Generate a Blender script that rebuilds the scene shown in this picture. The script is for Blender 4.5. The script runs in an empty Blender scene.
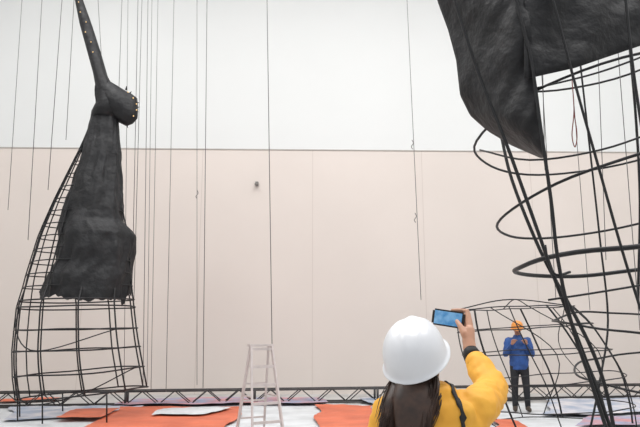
import bpy, bmesh, math, random
from mathutils import Vector, Matrix, noise
random.seed(7)
scene = bpy.context.scene
scene.view_settings.view_transform = 'Standard'
W, H, F = 640, 427, 622.0
PITCH = math.atan(117.0 / F)
CAM_Z = 1.6

def at(u, v, y):
    """survey helper: world position of a measured sight line at distance y"""
    dx, dz = u - 320.0, 213.5 - v
    d = F * math.cos(PITCH) - dz * math.sin(PITCH)
    k = y / d
    return Vector((dx * k, y, CAM_Z + (F * math.sin(PITCH) + dz * math.cos(PITCH)) * k))

def onfloor(u, v, z=0.0):
    dx, dz = u - 320.0, 213.5 - v
    d = F * math.cos(PITCH) - dz * math.sin(PITCH)
    h = F * math.sin(PITCH) + dz * math.cos(PITCH)
    k = (z - CAM_Z) / h
    return Vector((dx * k, d * k, z))

# ------------------------------------------------------------ materials
def mat(name, col, rough=0.7, metal=0.0, var=0.0, scale=5.0, bump=0.0, bscale=30.0, col2=None, emit=None, spec=0.5, bdist=0.01):
    m = bpy.data.materials.new(name)
    m.use_nodes = True
    nt = m.node_tree
    b = nt.nodes['Principled BSDF']
    b.inputs['Base Color'].default_value = (*col, 1)
    b.inputs['Roughness'].default_value = rough
    b.inputs['Metallic'].default_value = metal
    b.inputs['Specular IOR Level'].default_value = spec
    tc = nt.nodes.new('ShaderNodeTexCoord')
    n = nt.nodes.new('ShaderNodeTexNoise')
    n.inputs['Scale'].default_value = scale
    n.inputs['Detail'].default_value = 5
    nt.links.new(tc.outputs['Object'], n.inputs['Vector'])
    r = nt.nodes.new('ShaderNodeValToRGB')
    r.color_ramp.elements[0].position = 0.35
    r.color_ramp.elements[1].position = 0.65
    c2 = col2 if col2 else tuple(max(0, c * (1 - var)) for c in col)
    r.color_ramp.elements[0].color = (*c2, 1)
    r.color_ramp.elements[1].color = (*col, 1)
    nt.links.new(n.outputs['Fac'], r.inputs['Fac'])
    nt.links.new(r.outputs['Color'], b.inputs['Base Color'])
    if bump > 0:
        n2 = nt.nodes.new('ShaderNodeTexNoise')
        n2.inputs['Scale'].default_value = bscale
        n2.inputs['Detail'].default_value = 4
        nt.links.new(tc.outputs['Object'], n2.inputs['Vector'])
        bp = nt.nodes.new('ShaderNodeBump')
        bp.inputs['Strength'].default_value = bump
        bp.inputs['Distance'].default_value = bdist
        nt.links.new(n2.outputs['Fac'], bp.inputs['Height'])
        nt.links.new(bp.outputs['Normal'], b.inputs['Normal'])
    if emit:
        b.inputs['Emission Color'].default_value = (*emit[0], 1)
        b.inputs['Emission Strength'].default_value = emit[1]
    return m

M = {}
M['wall_low'] = mat('painted_wall_beige', (0.705, 0.635, 0.59), 0.8, var=0.04, scale=0.35, bump=0.1, bscale=8)
M['wall_up'] = mat('painted_wall_white', (0.725, 0.735, 0.73), 0.8, var=0.025, scale=0.3)
M['side'] = mat('side_wall_paint', (0.73, 0.73, 0.72), 0.85, var=0.03, scale=0.4)
M['ceil'] = mat('ceiling_paint', (0.75, 0.75, 0.75), 0.85, var=0.02)
M['trim'] = mat('trim_paint', (0.48, 0.45, 0.42), 0.7, var=0.1)
M['floor'] = mat('concrete_floor', (0.52, 0.51, 0.50), 0.7, var=0.25, scale=1.3, bump=0.2, bscale=10)
M['steel'] = mat('black_steel_rod', (0.018, 0.018, 0.02), 0.45, 0.3, var=0.3, scale=12)
M['steel2'] = mat('dark_truss_steel', (0.07, 0.065, 0.065), 0.5, 0.4, var=0.3, scale=8)
M['fabric'] = mat('black_cloth', (0.012, 0.012, 0.014), 0.58, var=0.35, scale=2.5, bump=0.6, bscale=3.5, bdist=0.10, spec=0.4)
M['cable'] = mat('steel_cable', (0.19, 0.185, 0.185), 0.6, 0.2, var=0.2)
M['red'] = mat('red_rope', (0.25, 0.05, 0.04), 0.8, var=0.2)
M['lamp'] = mat('golden_bulb', (0.9, 0.6, 0.25), 0.4, emit=((1, 0.62, 0.25), 0.4), var=0.1)
M['alu'] = mat('ladder_aluminium', (0.68, 0.60, 0.585), 0.38, 0.3, var=0.12, scale=9)
M['rubber'] = mat('rubber_foot', (0.05, 0.05, 0.05), 0.9, var=0.2)
M['orange'] = mat('orange_tarp', (0.68, 0.16, 0.075), 0.55, col2=(0.52, 0.11, 0.05), scale=1.5, bump=0.5, bscale=3, bdist=0.05)
M['white'] = mat('white_tarp', (0.66, 0.68, 0.70), 0.6, var=0.2, scale=2, bump=0.5, bscale=3, bdist=0.05)
M['pink'] = mat('patterned_pink_tarp', (0.55, 0.24, 0.24), 0.6, col2=(0.30, 0.34, 0.48), scale=2.5, bump=0.4, bscale=4)
M['blue'] = mat('blue_grey_tarp', (0.30, 0.36, 0.47), 0.6, col2=(0.62, 0.60, 0.62), scale=2.2, bump=0.4, bscale=4)
M['hat_w'] = mat('white_hardhat_plastic', (0.80, 0.81, 0.84), 0.3, var=0.03, scale=8)
M['hat_o'] = mat('orange_hardhat_plastic', (0.80, 0.30, 0.05), 0.35, var=0.1)
M['yellow'] = mat('yellow_jacket_nylon', (0.93, 0.48, 0.055), 0.6, col2=(0.85, 0.40, 0.035), scale=4, bump=0.25, bscale=14, bdist=0.01)
M['skin'] = mat('skin', (0.62, 0.34, 0.23), 0.5, var=0.12, scale=18)
M['skin2'] = mat('skin_tanned', (0.45, 0.22, 0.14), 0.5, var=0.12, scale=18)
M['hair'] = mat('dark_brown_hair', (0.030, 0.016, 0.011), 0.45, col2=(0.062, 0.031, 0.020), scale=30)
M['black'] = mat('black_nylon', (0.015, 0.015, 0.017), 0.6, var=0.3)
M['jean'] = mat('dark_denim', (0.03, 0.045, 0.085), 0.8, var=0.3, scale=20, bump=0.2)
M['blackpant'] = mat('black_trousers', (0.018, 0.018, 0.022), 0.8, var=0.3, scale=8)
M['boot'] = mat('boot_leather', (0.05, 0.035, 0.025), 0.6, var=0.3)
M['bluejkt'] = mat('blue_jacket', (0.022, 0.085, 0.30), 0.6, var=0.35, scale=7, bump=0.4, bscale=12)
M['eye'] = mat('eye_white', (0.8, 0.8, 0.78), 0.3, var=0.02)
M['iris'] = mat('dark_iris', (0.03, 0.02, 0.015), 0.2, var=0.1)
M['lip'] = mat('lips', (0.45, 0.14, 0.12), 0.5, var=0.1)
M['screen'] = mat('phone_screen', (0.05, 0.22, 0.5), 0.2, col2=(0.25, 0.50, 0.75), scale=25, emit=((0.08, 0.35, 0.75), 0.2))
M['light'] = mat('light_diffuser', (0.9, 0.9, 0.9), 0.5, emit=((1, 1, 1), 1.0), var=0.02)
M['grey'] = mat('grey_plastic', (0.20, 0.19, 0.18), 0.6, var=0.1)

# ------------------------------------------------------------ mesh helpers
def finish(name, bm, material, smooth=True, parent=None, mx=None):
    bmesh.ops.recalc_face_normals(bm, faces=bm.faces[:])
    me = bpy.data.meshes.new(name)
    bm.to_mesh(me); bm.free()
    if mx is not None:
        me.transform(mx)
    for p in me.polygons:
        p.use_smooth = smooth
    o = bpy.data.objects.new(name, me)
    scene.collection.objects.link(o)
    me.materials.append(material)
    if parent is not None:
        o.parent = parent
    return o

def empty(name):
    e = bpy.data.objects.new(name, None)
    e.empty_display_size = 0.2
    scene.collection.objects.link(e)
    return e

def smoothpath(pts, sub=6):
    P = [Vector(p) for p in pts]
    n = len(P); out = []
    for i in range(n-1):
        p0 = P[i-1] if i > 0 else P[0]*2 - P[1]
        p1, p2 = P[i], P[i+1]
        p3 = P[i+2] if i+2 < n else P[-1]*2 - P[-2]
        for k in range(sub):
            t = k / sub
            out.append(0.5*((2*p1) + (-p0+p2)*t + (2*p0-5*p1+4*p2-p3)*t*t + (-p0+3*p1-3*p2+p3)*t**3))
    out.append(P[-1].copy())
    return out

def tube(bm, pts, rad, n=6, closed=False):
    P = [Vector(p) for p in pts]
    m = len(P)
    R = rad if isinstance(rad, (list, tuple)) else [rad]*m
    rings = []; prev = None
    for i, p in enumerate(P):
        if closed:
            t = P[(i+1) % m] - P[i-1]
        else:
            t = P[min(i+1, m-1)] - P[max(i-1, 0)]
        t.normalize()
        if prev is None:
            a = Vector((0, 0, 1)) if abs(t.z) < 0.9 else Vector((1, 0, 0))
            nrm = (a - t*a.dot(t)).normalized()
        else:
            nrm = (prev - t*prev.dot(t)).normalized()
        prev = nrm
        bn = t.cross(nrm)
        rings.append([bm.verts.new(p + (nrm*math.cos(2*math.pi*k/n) + bn*math.sin(2*math.pi*k/n))*R[i]) for k in range(n)])
    for i in range(m if closed else m-1):
        a, b = rings[i], rings[(i+1) % m]
        for k in range(n):
            bm.faces.new((a[k], a[(k+1) % n], b[(k+1) % n], b[k]))
    if not closed:
        bm.faces.new(rings[0][::-1]); bm.faces.new(rings[-1])

def ball(bm, c, r, sx=1, sy=1, sz=1, seg=16, rot=None):
    mx = Matrix.Translation(Vector(c))
    if rot is not None: mx = mx @ rot
    mx = mx @ Matrix.Diagonal((r*sx, r*sy, r*sz, 1))
    bmesh.ops.create_uvsphere(bm, u_segments=seg, v_segments=max(6, seg//2+2), radius=1, matrix=mx)

def limb(bm, pts, rad, n=14):
    P = [Vector(p) for p in pts]
    PP = []; RR = []
    for i in range(len(P)-1):
        for k in range(5):
            t = k/5
            PP.append(P[i].lerp(P[i+1], t)); RR.append(rad[i]*(1-t)+rad[i+1]*t)
    PP.append(P[-1]); RR.append(rad[-1])
    tube(bm, PP, RR, n)
    for p, r in zip(P, rad):
        ball(bm, p, r, seg=n)

def loft(bm, rings, cap=True, closed=True):
    vr = [[bm.verts.new(p) for p in r] for r in rings]
    n = len(vr[0])
    for a, b in zip(vr[:-1], vr[1:]):
        for k in range(n if closed else n-1):
            bm.faces.new((a[k], a[(k+1) % n], b[(k+1) % n], b[k]))
    if cap and closed:
        bm.faces.new(vr[0][::-1]); bm.faces.new(vr[-1])

def ell(c, rx, ry, n=24, ph=0.0):
    c = Vector(c)
    return [c + Vector((rx*math.cos(2*math.pi*k/n+ph), ry*math.sin(2*math.pi*k/n+ph), 0)) for k in range(n)]

def box(bm, c, s, rot=None):
    mx = Matrix.Translation(Vector(c))
    if rot is not None: mx = mx @ rot
    bmesh.ops.create_cube(bm, size=1, matrix=mx @ Matrix.Diagonal((*s, 1)))

def bar(bm, a, b, w, d):
    a, b = Vector(a), Vector(b)
    v = b-a
    q = v.to_track_quat('Z', 'Y').to_matrix().to_4x4()
    box(bm, (a+b)/2, (w, d, v.length), q)

def fuse(o, voxel, it=5, fac=0.5):
    r = o.modifiers.new('fuse', 'REMESH'); r.mode = 'VOXEL'; r.voxel_size = voxel; r.use_smooth_shade = True
    s = o.modifiers.new('relax', 'SMOOTH'); s.factor = fac; s.iterations = it
    return o

def wrinkle(o, strength, size):
    t = bpy.data.textures.new(o.name+'_folds', 'CLOUDS'); t.noise_scale = size; t.noise_depth = 2
    d = o.modifiers.new('folds', 'DISPLACE'); d.texture = t; d.strength = strength; d.mid_level = 0.5
    d.texture_coords = 'LOCAL'

def interp(tab, v):
    if v <= tab[0][0]: return tab[0][1]
    for (a, x), (b, y) in zip(tab[:-1], tab[1:]):
        if v <= b:
            return x + (y-x)*(v-a)/(b-a)
    return tab[-1][1]

# ------------------------------------------------------------ room shell
SL = 0.027
YB = 16.5
CE = 13.2
SPLIT = at(320, 150, YB).z
def wy(x): return YB + SL*x
def wallbox(name, x0, x1, z0, z1, m, off=0.0, th=0.3):
    bm = bmesh.new()
    vs = [bm.verts.new((x, wy(x)+off+d, z)) for d in (0, th) for (x, z) in ((x0, z0), (x1, z0), (x1, z1), (x0, z1))]
    for f in ((0,1,2,3), (4,5,6,7), (0,1,5,4), (1,2,6,5), (2,3,7,6), (3,0,4,7)):
        bm.faces.new([vs[i] for i in f])
    return finish(name, bm, m, False)
wb = empty('wall_back')
a = wallbox('lower_panelling', -12, 14, 0, SPLIT, M['wall_low']); a.parent = wb
b = wallbox('upper_plaster', -12, 14, SPLIT, CE, M['wall_up']); b.parent = wb
t = wallbox('trim_1', -12, 14, SPLIT-0.012, SPLIT+0.012, M['trim'], -0.02, 0.02)
bm = bmesh.new()
for x in (-9.2, -6.2, -3.2, -0.2, 2.8, 5.8, 8.8):
    box(bm, (x, wy(x)-0.001, SPLIT/2), (0.012, 0.006, SPLIT))
j = finish('panel_joints', bm, mat('panel_seam_beige', (0.58, 0.51, 0.47), 0.9), False); j.parent = wb  # vertical panel seams as thin strips in a darker beige
bm = bmesh.new(); box(bm, (1, 5.5, -0.1), (26, 24, 0.2)); finish('floor', bm, M['floor'], False)
bm = bmesh.new(); box(bm, (-12.1, 5.5, CE/2), (0.2, 24, CE)); finish('wall_left', bm, M['side'], False)
bm = bmesh.new(); box(bm, (14.1, 5.5, CE/2), (0.2, 24, CE)); finish('wall_right', bm, M['side'], False)
bm = bmesh.new(); box(bm, (1, 5.5, CE+0.1), (26.4, 24, 0.2)); finish('ceiling', bm, M['ceil'], False)

# ------------------------------------------------------------ lights
for i, (x, y) in enumerate([(-6, 3), (1, 3), (8, 3), (-6, 10), (1, 10), (8, 10)]):
    bm = bmesh.new(); box(bm, (x, y, CE-0.06), (4.4, 3.2, 0.12))
    finish('ceiling_light_panel', bm, M['light'], False)
    ld = bpy.data.lights.new('panel_light', 'AREA')
    ld.shape = 'RECTANGLE'; ld.size = 4.2; ld.size_y = 3.0; ld.energy = 430; ld.color = (1.0, 0.995, 0.985)
    lo = bpy.data.objects.new('panel_light', ld); lo.location = (x, y, CE-0.15)
    scene.collection.objects.link(lo)
w = bpy.data.worlds.new('World'); scene.world = w; w.use_nodes = True
w.node_tree.nodes['Background'].inputs[0].default_value = (0.94, 0.97, 1.0, 1)
w.node_tree.nodes['Background'].inputs[1].default_value = 0.78

# ------------------------------------------------------------ tarps
def tarp(quad, m, z=0.01, n=24, amp=0.035):
    bm = bmesh.new()
    A, B, C, D = [onfloor(*q) for q in quad]
    g = []
    for i in range(n+1):
        row = []
        for k in range(n+1):
            s, t_ = i/n, k/n
            p = (A*(1-s)+B*s)*(1-t_) + (D*(1-s)+C*s)*t_
            nv = noise.noise(p*1.3)
            p = p + Vector((noise.noise(p*0.9+Vector((5,0,0)))*0.25, noise.noise(p*0.9+Vector((0,9,0)))*0.25, 0))
            p.z = z + amp*(0.5+0.5*nv) + 0.012*(1+noise.noise(p*5))
            row.append(bm.verts.new(p))
        g.append(row)
    for i in range(n):
        for k in range(n):
            bm.faces.new((g[i][k], g[i+1][k], g[i+1][k+1], g[i][k+1]))
    finish('tarpaulin', bm, m)
tarp([(-60, 432), (700, 432), (640, 404), (20, 406)], M['white'], 0.002, 60, 0.015)
tarp([(70, 440), (232, 436), (237, 410), (125, 409)], M['orange'], 0.035)
tarp([(318, 436), (378, 436), (372, 408), (316, 408)], M['orange'], 0.035)
tarp([(0, 424), (110, 418), (150, 408), (20, 409)], M['blue'], 0.03)
tarp([(55, 424), (100, 424), (120, 413), (70, 415)], M['orange'], 0.075)
tarp([(120, 408), (330, 407), (322, 401), (140, 402)], M['pink'], 0.06)
tarp([(378, 412), (500, 408), (490, 399), (360, 402)], M['blue'], 0.06)
tarp([(0, 404), (60, 402), (75, 399), (5, 401)], M['orange'], 0.02)
tarp([(548, 420), (650, 416), (640, 400), (545, 402)], M['blue'], 0.05)
tarp([(490, 436), (520, 434), (518, 424), (495, 424)], M['orange'], 0.04)
tarp([(570, 432), (650, 430), (650, 421), (590, 422)], M['pink'], 0.07)
tarp([(150, 421), (205, 419), (225, 413), (165, 414)], M['white'], 0.075)

# ------------------------------------------------------------ truss
def truss(a, b, h=0.30, wd=0.30, step=0.34, r=0.020):
    a, b = Vector(a), Vector(b)
    d = (b-a); L = d.length; d.normalize()
    s = Vector((-d.y, d.x, 0))
    bm = bmesh.new()
    z0 = Vector((0, 0, r)); z1 = Vector((0, 0, h))
    ch = [z0, z1, z0+s*wd, z1+s*wd]
    for c in ch:
        tube(bm, [a+c, b+c], r, 8)
    k = int(L/step)
    for i in range(k):
        p, q = a+d*(i*step), a+d*((i+1)*step)
        lo, hi = (0, 1) if i % 2 == 0 else (1, 0)
        tube(bm, [p+ch[lo], q+ch[hi]], 0.012, 5)
        tube(bm, [p+ch[lo+2], q+ch[hi+2]], 0.012, 5)
        tube(bm, [p+ch[1 if lo == 0 else 3], q+ch[3 if lo == 0 else 1]], 0.011, 5)
        tube(bm, [p+ch[lo], p+ch[lo+2]], 0.011, 5)
    for i in range(0, k, 8):
        p = a+d*(i*step)
        for c in range(2):
            tube(bm, [p+ch[2*c], p+ch[2*c+1]], 0.026, 6)
    return finish('lighting_truss', bm, M['steel2'])
truss((-9.5, 12.9, 0.03), (10.6, 15.6, 0.03))

# ------------------------------------------------------------ left wireframe sculpture
YL = 11.8
sl = empty('wireframe_sculpture')
Lc = [(118,93),(125,90),(145,82),(165,72),(200,55),(235,40),(275,28),(310,20),(350,16),(385,17),(412,22)]
Rc = [(118,117),(125,117),(165,119),(200,120),(228,126),(240,130),(275,130),(310,134),(345,138),(370,142),(395,146),(412,149)]
def ringL(v, tilt=0.0, n=40):
    l, r = interp(Lc, v), interp(Rc, v)
    A, B = at(l, v, YL), at(r, v - tilt, YL)
    c = (A+B)/2; ax = (B-A)/2
    dep = interp([(126, .45), (285, .62), (305, .8)], v)
    dy = min(max(0.12, ax.length*dep), 0.95)
    wob = interp([(126, 0), (295, 0.01), (330, 0.035)], v)
    return [c + ax*math.cos(2*math.pi*k/n) + Vector((0, dy*math.sin(2*math.pi*k/n), wob*noise.noise(Vector((math.cos(2*math.pi*k/n), math.sin(2*math.pi*k/n), v*.1))))) for k in range(n)]
bm = bmesh.new()
vs_up = [126 + 12.5*i for i in range(14)]
vs_lo = [302, 309, 330, 352, 376, 399]
allv = vs_up+vs_lo
def tiltof(v): return interp([(126, 0), (290, 3), (330, 2), (412, 14)], v)
ringsL = [ringL(v, tiltof(v)) for v in allv]
for v, r in zip(allv, ringsL):
    tube(bm, r, 0.0135 if v > 295 else 0.011, 6, True)
for k in range(0, 40, 4):
    tube(bm, smoothpath([r[k] for r in ringsL], 2), 0.015, 6)
for k in (18, 22):
    tube(bm, [r[k] for r in ringsL], 0.013, 6)
for k in (14, 20, 24, 28, 34):
    p = ringsL[-1][k]; tube(bm, [p, Vector((p.x+0.03, p.y, 0.06))], 0.014, 6)
tube(bm, smoothpath([ringsL[14][20], ringsL[16][24], ringsL[17][28], ringsL[16][36]]), 0.011, 6)
tube(bm, smoothpath([ringsL[17][20], ringsL[19][25], ringsL[19][31], ringsL[18][38]]), 0.011, 6)
finish('steel_cage', bm, M['steel'], parent=sl)
# cloth skin
Lf = [(104,96),(112,92),(120,91),(150,84),(190,71),(225,61),(245,60),(262,57),(275,50),(285,44),(292,42)]
Rf = [(104,119),(112,118),(150,120),(180,121),(222,123),(230,130),(236,134),(255,133),(270,131),(297,129)]
bm = bmesh.new(); rr = []
N = 120
vv = 100
while vv <= 293.5:
    l, r_ = interp(Lf, vv), interp(Rf, vv)
    A, B = at(l, vv, YL), at(r_, vv, YL)
    c = (A+B)/2; ax = (B-A)/2
    dy = min(0.9, ax.length*0.85)
    ring = []
    for k in range(N):
        th = 2*math.pi*k/N
        cx, sx_ = math.cos(th), math.sin(th)
        p = c + ax*cx + Vector((0, dy*sx_, 0))
        fold = abs(noise.noise(Vector((cx*2.6+vv*.012, sx_*2.6, vv*0.03+7))))
        ring_pull = 0.022*math.cos(2*math.pi*(vv-126)/25.0)
        f = 1 + 0.09*noise.noise(Vector((cx*2.2, sx_*2.2, vv*0.035))) + 0.14*(0.2-fold) + ring_pull*(0.5+noise.noise(Vector((cx, sx_, vv*.02)))) + 0.03*noise.noise(Vector((cx*9, sx_*9, vv*0.06)))
        f = 1 + (f-1)*min(1, (vv-98)/30)
        p = c + (p-c)*f
        if vv > 280:
            w_ = (vv-280)/13
            p.z -= w_*(0.30*max(0, noise.noise(Vector((cx*1.9+4, sx_*1.9, 1)))) + 0.12*abs(noise.noise(Vector((k*0.22, 3, 1)))))
            if 0.52 < (th/(2*math.pi)) % 1 < 0.98:
                p.z -= w_*0.16*max(0, math.cos(th+0.9))
        ring.append(p)
    rr.append(ring); vv += 2.0
loft(bm, rr, cap=False)
o = finish('cloth_body', bm, M['fabric'], parent=sl)
# crest and beak-like head at the top
bm = bmesh.new()
rr = []
for (v, l, r_, dd) in [(-60,62,66,.06),(-30,68,74,.08),(0,75,83,.10),(25,80,92,.13),(50,87,100,.16),(75,94,107,.2),(92,97,116,.24),(106,97,119,.26),(118,92,118,.28)]:
    A, B = at(l, v, YL), at(r_, v, YL); c = (A+B)/2; ax = (B-A)/2
    rr.append([c + ax*math.cos(2*math.pi*k/16) + Vector((0, dd*math.sin(2*math.pi*k/16), 0)) for k in range(16)])
loft(bm, rr)
rr = []
for (u, vt, vb, dd) in [(98,82,106,.2),(108,80,116,.24),(118,86,122,.26),(126,91,126,.22),(132,94,124,.15),(137,98,119,.07)]:
    A, B = at(u, vt, YL), at(u, vb, YL); c = (A+B)/2; ax = (B-A)/2
    rr.append([c + ax*math.cos(2*math.pi*k/16)*(1+.08*noise.noise(Vector((u, k, 0)))) + Vector((0, dd*math.sin(2*math.pi*k/16), 0)) for k in range(16)])
loft(bm, rr)
finish('cloth_head', bm, M['fabric'], parent=sl)
bm = bmesh.new()
for i in range(8):
    v = 2+i*10
    p = at(interp([(0,79),(50,93),(92,106)], v)+random.uniform(-3, 3), v, YL-0.17)
    ball(bm, p, 0.011, seg=8)
for i in range(6):
    t_ = i/5
    p = at(128+9*math.sin(t_*3.1), 92+30*t_, YL-0.10+random.uniform(-.06, .06))
    ball(bm, p, 0.013, seg=8)
finish('string_of_bulbs', bm, M['lamp'], parent=sl)
bm = bmesh.new()
for i in range(9):
    t_ = i/8
    p = at(126+9*math.sin(t_*3.1), 90+34*t_, YL)
    d = Vector((math.sin(t_*3.1)*0.07+0.02, random.uniform(-.05, .05), 0.07-0.14*t_))
    tube(bm, [p, p+d], [0.02, 0.006], 5)
finish('fringe', bm, M['fabric'], parent=sl)

# ------------------------------------------------------------ right wireframe sculpture
sr = empty('wireframe_sculpture')
YR = 6.2
def ringR(cu, cv, au, av, dep, dz, n=56, y=YR):
    """tilted hand-bent hoop: centre, horizontal half-axis (measured), depth half-axis with vertical tilt"""
    c = at(cu, cv, y); ax = at(cu+au, cv+av, y)-c
    out = []
    for k in range(n):
        th = 2*math.pi*k/n
        q = Vector((math.cos(th)*1.3, math.sin(th)*1.3, cv*.05))
        f = 1+.05*noise.noise(q)
        out.append(c + ax*math.cos(th)*f + Vector((0, dep*math.sin(th)*f, dz*math.sin(th)+.07*noise.noise(q+Vector((9, 0, 0))))))
    return out
bm = bmesh.new()
hoops = [
 (ringR(600, -60, 130, -10, 1.15, -0.25), 0.013),
 (ringR(610, 20, 145, -25, 1.15, -0.30), 0.013),
 (ringR(622, 120, 143, -18, 1.15, -0.25), 0.013),
 (ringR(640, 195, 137, -26, 1.15, -0.22), 0.014),
 (ringR(655, 258, 135, -10, 1.10, -0.06), 0.023),
 (ringR(668, 320, 108, -4, 1.0, 0.10), 0.011),
 (ringR(676, 372, 96, -4, 0.9, 0.15), 0.011),
]
for h, r in hoops:
    tube(bm, h, r, 8, True)
def rod(pts, r=0.02):
    tube(bm, smoothpath([at(*p) for p in pts], 5), r, 8)
rod([(440,-60,5.3),(455,0,5.3),(479,75,5.3),(505,140,5.25),(531,212,5.2),(557,285,5.2),(584,355,5.2),(612,432,5.2),(625,470,5.2)], 0.016)
rod([(505,-60,5.1),(516,0,5.1),(531,60,5.1),(541,130,5.1),(551,200,5.1),(558,260,5.1),(572,325,5.1),(592,385,5.15),(610,440,5.2)], 0.016)
rod([(535,-60,5.0),(553,0,5.0),(574,80,5.0),(598,165,5.0),(622,250,5.0),(648,335,5.0),(670,430,5.0)], 0.012)
rod([(570,-40,7.2),(580,60,7.2),(590,150,7.2),(600,240,7.2),(608,320,7.1),(600,380,6.9),(590,430,6.8)], 0.012)
rod([(500,130,6.6),(512,180,6.4),(540,250,6.1),(572,310,5.9),(592,350,5.8),(606,390,5.8),(616,440,5.8)], 0.018)
rod([(622,-40,5.0),(632,60,5.0),(645,150,5.0),(660,260,5.0)], 0.013)
rod([(630,50,7.0),(636,120,7.0),(640,200,7.0),(638,300,7.0)], 0.016)
rod([(545,245,5.1),(548,262,5.1),(556,275,5.1),(570,272,5.15)], 0.012)
rod([(480,150,6.0),(530,160,5.2),(600,150,5.1),(660,130,5.1)], 0.009)
rod([(537,88,5.2),(600,72,5.1),(660,50,5.1)], 0.009)
rod([(548,300,5.2),(600,292,5.1),(660,282,5.1)], 0.009)
finish('steel_cage', bm, M['steel'], parent=sr)
# cloth: hanging lobe
Lq = [(-160,418),(0,438),(30,449),(60,457),(95,461),(115,471),(130,488),(145,513),(157,541)]
Rq = [(-160,510),(0,528),(77,535),(120,540),(157,546)]
bm = bmesh.new(); rows = []
v = -160
while v <= 157.5:
    l, r_ = interp(Lq, v), interp(Rq, v); row = []
    for k in range(33):
        s = k/32
        u = l+(r_-l)*s
        y = 6.0 - 0.85*math.sin(s*math.pi/2) + 0.07*noise.noise(Vector((u*0.03, v*0.02, 0))) + 0.05*abs(noise.noise(Vector((u*0.05+v*.02, v*0.012, 3))))
        row.append(at(u, v, y))
    rows.append(row); v += 3.17
loft(bm, rows, closed=False)
o = finish('cloth_lobe', bm, M['fabric'], parent=sr)
so = o.modifiers.new('thickness', 'SOLIDIFY'); so.thickness = 0.012
bm = bmesh.new(); rows = []
for i in range(60):
    u = 524 + i*4
    vb = interp([(524,79),(535,77),(575,68),(640,46),(760,5)], u)
    row = []
    for k in range(33):
        s = k/32; v = -160+(vb+160)*s
        y = 5.12 + 0.35*((u-524)/230)**2*2 + 0.07*noise.noise(Vector((u*0.03, v*0.02, 4))) + 0.06*abs(noise.noise(Vector((u*0.02, v*0.05, 8))))
        row.append(at(u, v, y))
    rows.append(row)
loft(bm, rows, closed=False)
o = finish('cloth_panel', bm, M['fabric'], parent=sr)
so = o.modifiers.new('thickness', 'SOLIDIFY'); so.thickness = 0.012

# ------------------------------------------------------------ small cage beside the man
sm = empty('wireframe_sculpture')
bm = bmesh.new()
YC = 10.7
def ringC(cu, z, rx, ry, n=40, tl=0.0):
    x = (cu-320)*YC/632
    return [Vector((x+rx*math.cos(2*math.pi*k/n), YC+ry*math.sin(2*math.pi*k/n), z+tl*math.cos(2*math.pi*k/n)+.03*noise.noise(Vector((math.cos(k*.157)*2, math.sin(k*.157)*2, z*3))))) for k in range(n)]
rc = [ringC(516, 1.98, 0.98, 0.7, tl=0.03), ringC(524, 1.65, 1.12, 0.85, tl=0.08), ringC(534, 1.25, 1.22, 0.95, tl=0.05),
      ringC(545, 0.80, 1.22, 1.0, tl=0.1), ringC(552, 0.38, 1.2, 1.0, tl=0.05), ringC(556, 0.07, 1.15, 1.0)]
for r in rc: tube(bm, r, 0.009, 6, True)
for k in range(0, 40, 4):
    tube(bm, smoothpath([r[k] for r in rc], 4), 0.010 if k % 8 else 0.016, 6)
for k in (2, 30, 26):
    tube(bm, smoothpath([rc[0][k], rc[2][(k+4) % 40], rc[4][(k+1) % 40]], 6), 0.008, 6)
tube(bm, smoothpath([rc[0][20], Vector((rc[0][20].x+0.9, YC, 2.12)), rc[0][0]], 8), 0.010, 6)
tube(bm, smoothpath([rc[0][10], Vector((rc[0][10].x, YC, 2.12)), rc[0][30]], 8), 0.010, 6)
finish('steel_cage', bm, M['steel'], parent=sm)

# ------------------------------------------------------------ cables
hc = empty('hanging_cables')
bm = bmesh.new()
def cable(u0, u1, y, vbot, r=0.006):
    p = at(u1, vbot, y)
    q = at(u0, 0, y)
    d = (q-p); k = (CE-p.z)/d.z
    tube(bm, [p, p+d*k], r*1.1, 5)
for a_ in [(22,8,13.5,210,.006),(42,28,13.2,240,.007),(62,48,12.9,190,.007),(74,66,13,140,.006),(98,104,12.6,100,.005),
           (122,112,12.5,290,.006),(128,124,12.6,390,.005),(138,133,12.4,250,.006),(142,134,12.8,300,.006),(148,143,12.2,385,.006),(152,147,12.9,388,.005),
           (158,151,12.7,390,.005),(174,166,13.5,392,.006),(197,197,15,385,.006),(207,203,14,388,.008),(267,272,11,345,.007),
           (407,421,14,300,.007),(537,556,7,300,.004),(541,545,6,170,.004),(596,606,7,260,.004),(614,640,6.5,330,.004),(566,590,8,310,.004)]:
    cable(*a_)
finish('cables', bm, M['cable'], parent=hc)
bm = bmesh.new()
cable(570, 573, 6.5, 80, .003)
tube(bm, smoothpath([at(572, 80, 6.5), at(574, 110, 6.5), at(572, 135, 6.5), at(575, 147, 6.5), at(577, 135, 6.5), at(574, 112, 6.5)]), 0.006, 6)
finish('rope_loop', bm, M['red'], parent=hc)
bm = bmesh.new()
for (u, v, y) in [(197,190,15),(415,213,14),(412,140,14)]:
    p = at(u, v, y); tube(bm, smoothpath([p, p+Vector((.03,0,-.08)), p+Vector((-.02,0,-.16)), p+Vector((.01,0,-.22))]), 0.010, 6)
finish('cable_ties', bm, M['grey'], parent=hc)
p = at(257, 184, 16.45)
bm = bmesh.new(); box(bm, (p.x, wy(p.x)-0.03, p.z), (0.08, 0.06, 0.11)); tube(bm, [(p.x, wy(p.x)-0.06, p.z-0.02), (p.x-0.02, wy(p.x)-0.2, p.z-0.05)], [0.045, 0.03], 10)
finish('security_camera', bm, M['grey'], False)

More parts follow.
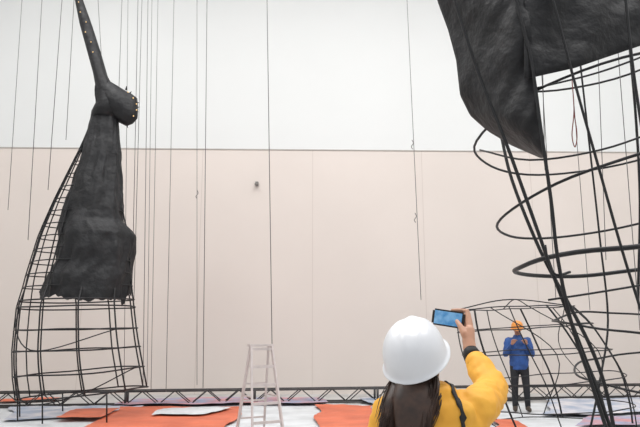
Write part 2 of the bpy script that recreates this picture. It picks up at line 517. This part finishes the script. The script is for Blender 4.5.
# ------------------------------------------------------------ stepladder
lad = empty('stepladder')
bm = bmesh.new()
c0 = onfloor(259, 438)
LX, LY = c0.x, c0.y
rotz = Matrix.Rotation(math.radians(28), 4, 'Z')
def lp(x, y, z): 
    q = rotz @ Vector((x, y, z)); return Vector((LX+q.x, LY+q.y, q.z))
HT = 1.36
for sgn, wb_, wt in ((-1, 0.25, 0.17), (1, 0.23, 0.15)):
    yb, yt = 0.36*sgn, 0.04*sgn
    for sx in (-1, 1):
        bar(bm, lp(sx*wb_, yb, 0.02), lp(sx*wt, yt, HT), 0.03, 0.045)
    for i in range(1, 6):
        t_ = i/5.0*0.97
        w_ = wb_+(wt-wb_)*t_; y_ = yb+(yt-yb)*t_
        bar(bm, lp(-w_, y_, HT*t_), lp(w_, y_, HT*t_), 0.03, 0.04 if sgn < 0 else 0.025)
for sx in (-1, 1):
    bar(bm, lp(sx*0.21, -0.20, 0.62), lp(sx*0.2, 0.20, 0.62), 0.012, 0.02)
box(bm, lp(0, 0, HT+0.015), (0.40, 0.12, 0.035), rotz)
finish('aluminium_frame', bm, M['alu'], False, parent=lad)
bm = bmesh.new()
for sgn, wb_ in ((-1, .25), (1, .23)):
    for sx in (-1, 1):
        box(bm, lp(sx*wb_, .36*sgn, 0.03), (0.05, 0.06, 0.06), rotz)
finish('rubber_feet', bm, M['rubber'], False, parent=lad)

# ------------------------------------------------------------ people
def head(parent, mx, skin):
    bm = bmesh.new()
    bmesh.ops.create_uvsphere(bm, u_segments=36, v_segments=28, radius=1)
    for v in bm.verts:
        x, y, z = v.co
        w_ = 1.0 - (0.30*max(0, -z)**1.6)
        px = x*0.074*w_
        py = y*0.094*(1 - 0.12*max(0, -z)) + (0.012*max(0, -z) if y > 0 else 0)
        if y < 0 and z < -0.2: py *= 0.8
        v.co = (px, py, z*0.115)
    tube(bm, [(0, .086, .018), (0, .100, -.004), (0, .112, -.024), (0, .096, -.034)], [.008, .010, .014, .008], 10)
    for s in (-1, 1):
        ball(bm, (s*.011, .098, -.028), .009)
        ball(bm, (s*.075, -.004, -.008), .03, .32, .62, 1.0)
        tube(bm, [(s*.05, .078, .030), (s*.032, .090, .034), (s*.014, .092, .028)], [.006, .008, .006], 8)
    ball(bm, (0, .082, -.092), .022)
    tube(bm, [(-.024, .084, -.058), (0, .095, -.056), (.024, .084, -.058)], [.005, .009, .005], 8)
    o = fuse(finish('head', bm, skin, parent=parent, mx=mx), .004, 3)
    bm = bmesh.new(); bm2 = bmesh.new(); bm3 = bmesh.new()
    for s in (-1, 1):
        ball(bm, (s*.031, .082, .012), .0125, 1.2, .7, .7)
        ball(bm2, (s*.031, .0905, .012), .0055, 1, .5, 1)
        tube(bm3, [(s*.048, .079, .036), (s*.032, .0955, .041), (s*.016, .097, .036)], .0035, 6)
    finish('eyes', bm, M['eye'], parent=parent, mx=mx)
    finish('irises', bm2, M['iris'], parent=parent, mx=mx)
    finish('eyebrows', bm3, M['hair'], parent=parent, mx=mx)
    bm = bmesh.new()
    tube(bm, [(-.024, .089, -.057), (-.01, .1005, -.055), (0, .1015, -.0565), (.01, .1005, -.055), (.024, .089, -.057)], [.002, .005, .005, .005, .002], 8)
    finish('lips', bm, M['lip'], parent=parent, mx=mx)

def hardhat(parent, mx, m, wid=1.0):
    bm = bmesh.new()
    n = 48; rings = []
    RX, RY, RZ = .120*wid, .146, .142
    z0 = .022
    prof = [(1.0, 0.0), (1.0, .12), (.985, .28), (.95, .44), (.885, .60), (.79, .74), (.66, .86), (.49, .945), (.28, .988), (.08, 1.0)]
    for (rr_, zz) in prof:
        ring = []
        for k in range(n):
            th = 2*math.pi*k/n
            x, y = RX*rr_*math.cos(th), RY*rr_*math.sin(th)
            z = z0 + RZ*zz
            ridge = math.exp(-(x/.020)**2)*.009 + math.exp(-((abs(x)-.052)/.012)**2)*.0055
            z += ridge*max(0, min(1, (zz-.35)*2.2))
            ring.append(Vector((x, y, z)))
        rings.append(ring)
    fl = []
    for (e, dz_) in ((.006, -.012), (.012, -.010), (.010, -.004)):
        ring = []
        for k in range(n):
            th = 2*math.pi*k/n
            fr = max(0, math.sin(th))**2.5
            ex = e*(1+3.6*fr)
            ring.append(Vector(((RX+ex)*math.cos(th), (RY+ex)*math.sin(th), z0+dz_-.012*fr)))
        fl.append(ring)
    inner = [Vector((p.x*.97, p.y*.97, p.z-.002)) for p in rings[0]]
    loft(bm, [inner]+fl+rings, cap=False)
    bm.verts.ensure_lookup_table()
    top = bm.verts[-n:]
    bm.faces.new(top)
    o = finish('hard_hat', bm, m, parent=parent, mx=mx)
    s = o.modifiers.new('shell', 'SOLIDIFY'); s.thickness = .003
    s = o.modifiers.new('sub', 'SUBSURF'); s.levels = 1; s.render_levels = 1
    bm = bmesh.new()
    band = [ell((0, 0, z0-.004), .094, .110, 32), ell((0, 0, z0-.03), .087, .103, 32), ell((0, -.003, z0-.03), .082, .098, 32), ell((0, 0, z0-.004), .089, .105, 32)]
    loft(bm, band, cap=False)
    finish('hat_band', bm, M['black'], parent=parent, mx=mx)

def torso_rows(rows):
    return [ell((cx, cy, z), rx, ry, 28) for (cx, cy, z, rx, ry) in rows]

def finger(bm, pts, r0=.0092, r1=.0072):
    n = len(pts)
    limb(bm, pts, [r0+(r1-r0)*i/(n-1) for i in range(n)], 10)

# ---- woman in the foreground (faces +Y, away from the camera)
wo = empty('woman')
OX, OY = .425, 2.40
def wp(x, y, z): return Vector((OX+x, OY+y, z))
bm = bmesh.new()
rows = [(0,0,.80,.178,.135),(0,0,.90,.188,.145),(0,0,1.00,.180,.138),(0,0,1.10,.182,.135),(0,0,1.20,.195,.140),(0,0,1.27,.195,.135),(-.003,0,1.315,.175,.120),(-.01,0,1.345,.130,.100),(-.02,0,1.375,.088,.085),(-.03,0,1.41,.080,.080)]
loft(bm, [[p+Vector((OX, OY, 0)) for p in r] for r in torso_rows(rows)])
SH_R, EL_R, WR_R = wp(.155, 0, 1.315), Vector((.712, 2.66, 1.365)), Vector((.672, 2.84, 1.505))
limb(bm, [wp(.08, 0, 1.30), SH_R, SH_R.lerp(EL_R, .5)+Vector((0, 0, -.01)), EL_R, EL_R.lerp(WR_R, .6)], [.085, .078, .072, .068, .054])
SH_L, EL_L, WR_L = wp(-.160, 0, 1.295), wp(-.235, .0, 1.03), wp(-.215, .13, .83)
limb(bm, [wp(-.08, 0, 1.295), SH_L, SH_L.lerp(EL_L, .5), EL_L, EL_L.lerp(WR_L, .9)], [.082, .076, .064, .056, .044])
hood = [wp(-.03+.090*math.cos(a_), -.005+.09*math.sin(a_), 1.368-.012*math.sin(a_)) for a_ in [2*math.pi*i/24 for i in range(24)]]
tube(bm, hood, .028, 12, True)
ball(bm, wp(.03, -.095, 1.305), .080, 1.25, .5, .8)
jk = fuse(finish('jacket', bm, M['yellow'], parent=wo), .009, 6)
wrinkle(jk, .022, .06)
bm = bmesh.new()
d = (WR_R-EL_R).normalized()
tube(bm, [EL_R+d*.135, EL_R+d*.15, EL_R+d*.185, EL_R+d*.195], [.044, .050, .044, .036], 20)
dl = (WR_L-EL_L).normalized()
tube(bm, [WR_L-dl*.04, WR_L-dl*.02, WR_L+dl*.005], [.042, .044, .034], 20)
finish('cuffs', bm, M['yellow'], parent=wo)
bm = bmesh.new()
tube(bm, [WR_R-d*.032, WR_R-d*.026, WR_R+d*.006, WR_R+d*.010], [.030, .037, .034, .028], 20)
finish('wristband', bm, M['black'], parent=wo)
bm = bmesh.new()
path = smoothpath([wp(.055, .10, 1.30), wp(.06, .03, 1.42), wp(.062, -.06, 1.42), wp(.072, -.15, 1.34), wp(.10, -.20, 1.24), wp(.13, -.20, 1.10), wp(.17, -.16, .98), wp(.2, -.05, .90)], 8)
pr = []
for i, p in enumerate(path):
    t_ = (path[min(i+1, len(path)-1)]-path[max(i-1, 0)]).normalized()
    s_ = t_.cross((p-wp(0, 0, p.z-.05)).normalized()).normalized()*.009
    pr.append((bm.verts.new(p-s_), bm.verts.new(p), bm.verts.new(p+s_)))
for a_, b_ in zip(pr[:-1], pr[1:]):
    bm.faces.new((a_[0], a_[1], b_[1], b_[0])); bm.faces.new((a_[1], a_[2], b_[2], b_[1]))
st = finish('bag_strap', bm, M['black'], parent=wo)
sw = st.modifiers.new('hug', 'SHRINKWRAP'); sw.target = jk; sw.offset = .006; sw.wrap_mode = 'ABOVE_SURFACE'
so = st.modifiers.new('thick', 'SOLIDIFY'); so.thickness = .004
bm = bmesh.new()
HC = Vector((.366, 2.41, 1.478))
limb(bm, [wp(-.02, 0, 1.36), HC+Vector((0, -.02, -.04))], [.052, .050])
finish('neck', bm, M['skin'], parent=wo)
# right hand: palm faces left, fingers wrap behind the phone, thumb in front
bm = bmesh.new()
limb(bm, [EL_R+d*.13, WR_R, WR_R+Vector((-.004, .01, .02))], [.033, .028, .028], 16)
PX = .678
PH = Vector((.598, 2.942, 1.655))
limb(bm, [WR_R, Vector((PX-.008, 2.862, 1.555)), Vector((PX, 2.872, 1.60))], [.028, .029, .024], 14)
for zz in (1.675, 1.657, 1.638, 1.620):
    limb(bm, [Vector((PX-.004, 2.865, 1.56)), Vector((PX+.006, 2.892, (zz+1.58)/2)), Vector((PX+.006, 2.915, zz))], [.020, .017, .0135], 12)
for i, (zz, ln) in enumerate(((1.688, .95), (1.665, 1.05), (1.643, 1.0), (1.622, .82))):
    kx = PX+.006
    finger(bm, [Vector((kx, 2.917, zz)), Vector((kx-.014*ln, 2.936, zz+.004)), Vector((kx-.042*ln, 2.946, zz+.006)), Vector((kx-.066*ln, 2.954, zz+.006))], .0100, .0078)
limb(bm, [Vector((PX-.010, 2.86, 1.56)), Vector((PX-.026, 2.862, 1.588)), Vector((PX-.038, 2.880, 1.618)), Vector((PX-.048, 2.902, 1.642))], [.023, .018, .013, .0095], 12)
fuse(finish('right_hand', bm, M['skin'], parent=wo), .0032, 3)
bm = bmesh.new()
limb(bm, [WR_L-dl*.05, WR_L, WR_L+Vector((0, .02, -.05))], [.028, .025, .022], 14)
pb = WR_L+Vector((0, .025, -.06))
for i in range(4):
    yy = .030-.020*i
    b0 = pb+Vector((0, yy, -.015+.004*abs(i-1)))
    limb(bm, [WR_L, b0], [.018, .012], 10)
    ln = (.9, 1, .95, .75)[i]
    finger(bm, [b0, b0+Vector((.006, .004, -.038*ln)), b0+Vector((.020, .004, -.062*ln)), b0+Vector((.034, 0, -.074*ln))])
limb(bm, [WR_L+Vector((0, .02, -.01)), WR_L+Vector((.008, .05, -.035)), WR_L+Vector((.012, .062, -.065)), WR_L+Vector((.016, .062, -.088))], [.018, .013, .010, .008], 10)
fuse(finish('left_hand', bm, M['skin'], parent=wo), .0035, 3)
HM = Matrix.Translation(HC) @ Matrix.Rotation(math.radians(-24), 4, 'Z') @ Matrix.Rotation(math.radians(-5), 4, 'Y') @ Matrix.Rotation(math.radians(30), 4, 'X')
head(wo, HM, M['skin'])
hardhat(wo, HM, M['hat_w'], .98)
bm = bmesh.new()
bmesh.ops.create_uvsphere(bm, u_segments=28, v_segments=20, radius=1, matrix=Matrix.Translation((0, -.014, 0)) @ Matrix.Diagonal((.084, .098, .112, 1)))
bmesh.ops.delete(bm, geom=[v for v in bm.verts if v.co.y > .035 and v.co.z < .06], context='VERTS')
finish('hair_cap', bm, M['hair'], parent=wo, mx=HM)
# hair: solid under-mass plus many fine strands
bm = bmesh.new()
def mass(pts):
    q = smoothpath([p for p, _, _ in pts], 5)
    m_ = len(q); rr = []
    for i, p in enumerate(q):
        t_ = i/(m_-1)*(len(pts)-1); k0 = min(int(t_), len(pts)-2); f = t_-k0
        rx = pts[k0][1]*(1-f)+pts[k0+1][1]*f; ry = pts[k0][2]*(1-f)+pts[k0+1][2]*f
        rr.append(ell(p, rx, ry, 20))
    loft(bm, rr)
mass([(HC+Vector((-.01, -.06, -.02)), .070, .035), (Vector((OX-.09, 2.275, 1.36)), .080, .030), (Vector((OX-.105, 2.25, 1.27)), .060, .018), (Vector((OX-.105, 2.25, 1.185)), .030, .008)])
mass([(HC+Vector((-.06, -.04, -.04)), .030, .035), (Vector((OX-.165, 2.295, 1.36)), .030, .022), (Vector((OX-.195, 2.28, 1.29)), .022, .015), (Vector((OX-.21, 2.275, 1.235)), .008, .006)])
finish('hair_mass', bm, M['hair'], parent=wo)
bm = bmesh.new()
HR = HM.to_3x3()
for i in range(900):
    side = random.uniform(-1, 1)
    a_ = side*1.3
    st_ = HC + HR @ Vector((math.sin(a_)*.080, -.014-.088*math.cos(a_), random.uniform(-.07, .01)))
    jx, jz = random.gauss(0, .007), random.uniform(-.05, .05)
    if side < -.5:
        t_ = (side+1)/.5
        end = Vector((OX-.225+.05*t_+jx, 2.262+random.uniform(-.02, .02), 1.255+jz))
    elif side < .6:
        t_ = (side+.5)/1.1
        end = Vector((OX-.150+.085*t_+jx, 2.240+random.uniform(-.015, .015), 1.19+jz))
    else:
        end = Vector((OX-.065+jx*1.2, 2.255+random.uniform(-.015, .015), 1.27+jz))
    mid = st_.lerp(end, .45) + Vector((side*.016+random.gauss(0, .004), -.034, .0))
    q = smoothpath([st_, mid, end], 6)
    m_ = len(q)
    r0 = random.uniform(.0018, .0030)
    tube(bm, q, [r0*(1-.85*(k/(m_-1))**2) for k in range(m_)], 4)
finish('long_hair', bm, M['hair'], parent=wo)
bm = bmesh.new()
loft(bm, [[p+Vector((OX, OY, 0)) for p in r] for r in torso_rows([(0,0,.78,.13,.10),(0,0,.86,.165,.12),(0,0,.93,.155,.11)])])
for s in (-1, 1):
    limb(bm, [wp(s*.085, 0, .85), wp(s*.10, .01, .46), wp(s*.105, -.01, .10)], [.088, .062, .048])
fuse(finish('trousers', bm, M['jean'], parent=wo), .012, 4)
bm = bmesh.new()
for s in (-1, 1):
    limb(bm, [wp(s*.105, -.01, .11), wp(s*.105, -.02, .055)], [.048, .045])
    limb(bm, [wp(s*.105, -.03, .045), wp(s*.11, .08, .042), wp(s*.115, .14, .036)], [.045, .043, .036])
fuse(finish('shoes', bm, M['black'], parent=wo), .009, 3)

# phone
sp = empty('smartphone')
PM = Matrix.Translation(PH) @ Matrix.Rotation(math.radians(-27), 4, 'Z') @ Matrix.Rotation(math.radians(9), 4, 'Y')
bm = bmesh.new(); box(bm, (0, 0, 0), (.152, .009, .076))
bmesh.ops.bevel(bm, geom=[e for e in bm.edges if abs((e.verts[0].co-e.verts[1].co).y) > .005], offset=.009, segments=4, affect='EDGES')
finish('case', bm, M['black'], False, parent=sp, mx=PM)
bm = bmesh.new(); box(bm, (0, -.0048, 0), (.130, .001, .062))
finish('screen', bm, M['screen'], False, parent=sp, mx=PM)

# ---- man in the background (faces the camera)
mn = empty('man')
g = onfloor(522, 413)
MX = Matrix.Translation((g.x, g.y, 0.035)) @ Matrix.Rotation(math.radians(168), 4, 'Z')
def body(name, bm, m, vox, it=4):
    return fuse(finish(name, bm, m, parent=mn, mx=MX), vox, it)
bm = bmesh.new()
loft(bm, torso_rows([(0,0,.80,.175,.125),(0,0,.92,.185,.135),(0,0,1.05,.180,.130),(0,0,1.2,.20,.135),(0,0,1.33,.205,.13),(0,0,1.39,.16,.11),(0,0,1.43,.09,.085),(0,0,1.48,.075,.075)]))
for s in (-1, 1):
    limb(bm, [(s*.10, 0, 1.34), (s*.185, 0, 1.36), (s*.255, .05, 1.10), (s*.15, .24, 1.28)], [.085, .078, .060, .045])
j = body('jacket', bm, M['bluejkt'], .014, 3); wrinkle(j, .03, .08)
bm = bmesh.new()
loft(bm, torso_rows([(0,0,.76,.14,.10),(0,0,.86,.168,.118),(0,0,.95,.16,.11)]))
for s in (-1, 1):
    limb(bm, [(s*.09, 0, .86), (s*.11, .02, .48), (s*.12, -.01, .10)], [.096, .070, .055])
body('trousers', bm, M['blackpant'], .014)
bm = bmesh.new()
for s in (-1, 1):
    limb(bm, [(s*.12, -.01, .12), (s*.12, -.02, .06)], [.052, .050])
    limb(bm, [(s*.12, -.03, .05), (s*.13, .09, .046), (s*.135, .16, .040)], [.050, .047, .038])
body('boots', bm, M['boot'], .010)
bm = bmesh.new()
limb(bm, [(0, 0, 1.44), (0, .01, 1.54)], [.055, .054])
finish('neck', bm, M['skin2'], parent=mn, mx=MX)
for s in (-1, 1):
    bm = bmesh.new()
    wv = Vector((s*.15, .24, 1.28)); dr = Vector((-s*.35, .45, .75)).normalized()
    limb(bm, [wv-dr*.03, wv+dr*.03, wv+dr*.07], [.028, .027, .030])
    up = Vector((0, -.5, .5)).normalized(); side = dr.cross(up).normalized()*.021
    for i in range(4):
        b0 = wv+dr*.095+side*(i-1.5)
        limb(bm, [wv+dr*.03, b0], [.018, .012], 10)
        ln = (.9, 1, .95, .75)[i]
        cu = Vector((-s*.6, -.1, -.1))
        finger(bm, [b0, b0+dr*.030*ln+cu*.008, b0+dr*.045*ln+cu*.035, b0+dr*.040*ln+cu*.055])
    limb(bm, [wv+dr*.02, wv+dr*.045+Vector((-s*.03, -.01, 0)), wv+dr*.075+Vector((-s*.045, -.012, 0)), wv+dr*.095+Vector((-s*.05, -.01, 0))], [.02, .014, .011, .009], 10)
    fuse(finish('right_hand' if s > 0 else 'left_hand', bm, M['skin2'], parent=mn, mx=MX), .004, 2)
HMM = MX @ Matrix.Translation((0.0, .025, 1.595)) @ Matrix.Rotation(math.radians(-10), 4, 'X') @ Matrix.Rotation(math.radians(-8), 4, 'Z')
head(mn, HMM, M['skin2'])
hardhat(mn, HMM, M['hat_o'])
bm = bmesh.new()
bmesh.ops.create_uvsphere(bm, u_segments=24, v_segments=16, radius=1, matrix=Matrix.Translation((0, -.014, 0.01)) @ Matrix.Diagonal((.079, .090, .112, 1)))
bmesh.ops.delete(bm, geom=[v for v in bm.verts if v.co.y > .03 or v.co.z < -.05], context='VERTS')
finish('hair', bm, M['hair'], parent=mn, mx=HMM)

# ------------------------------------------------------------ camera
cd = bpy.data.cameras.new('camera')
cd.sensor_width = 36; cd.lens = 36*F/W; cd.clip_end = 200
co = bpy.data.objects.new('camera', cd)
co.location = (0, 0, CAM_Z)
co.rotation_euler = (math.pi/2 + PITCH, 0, 0)
scene.collection.objects.link(co)
scene.camera = co
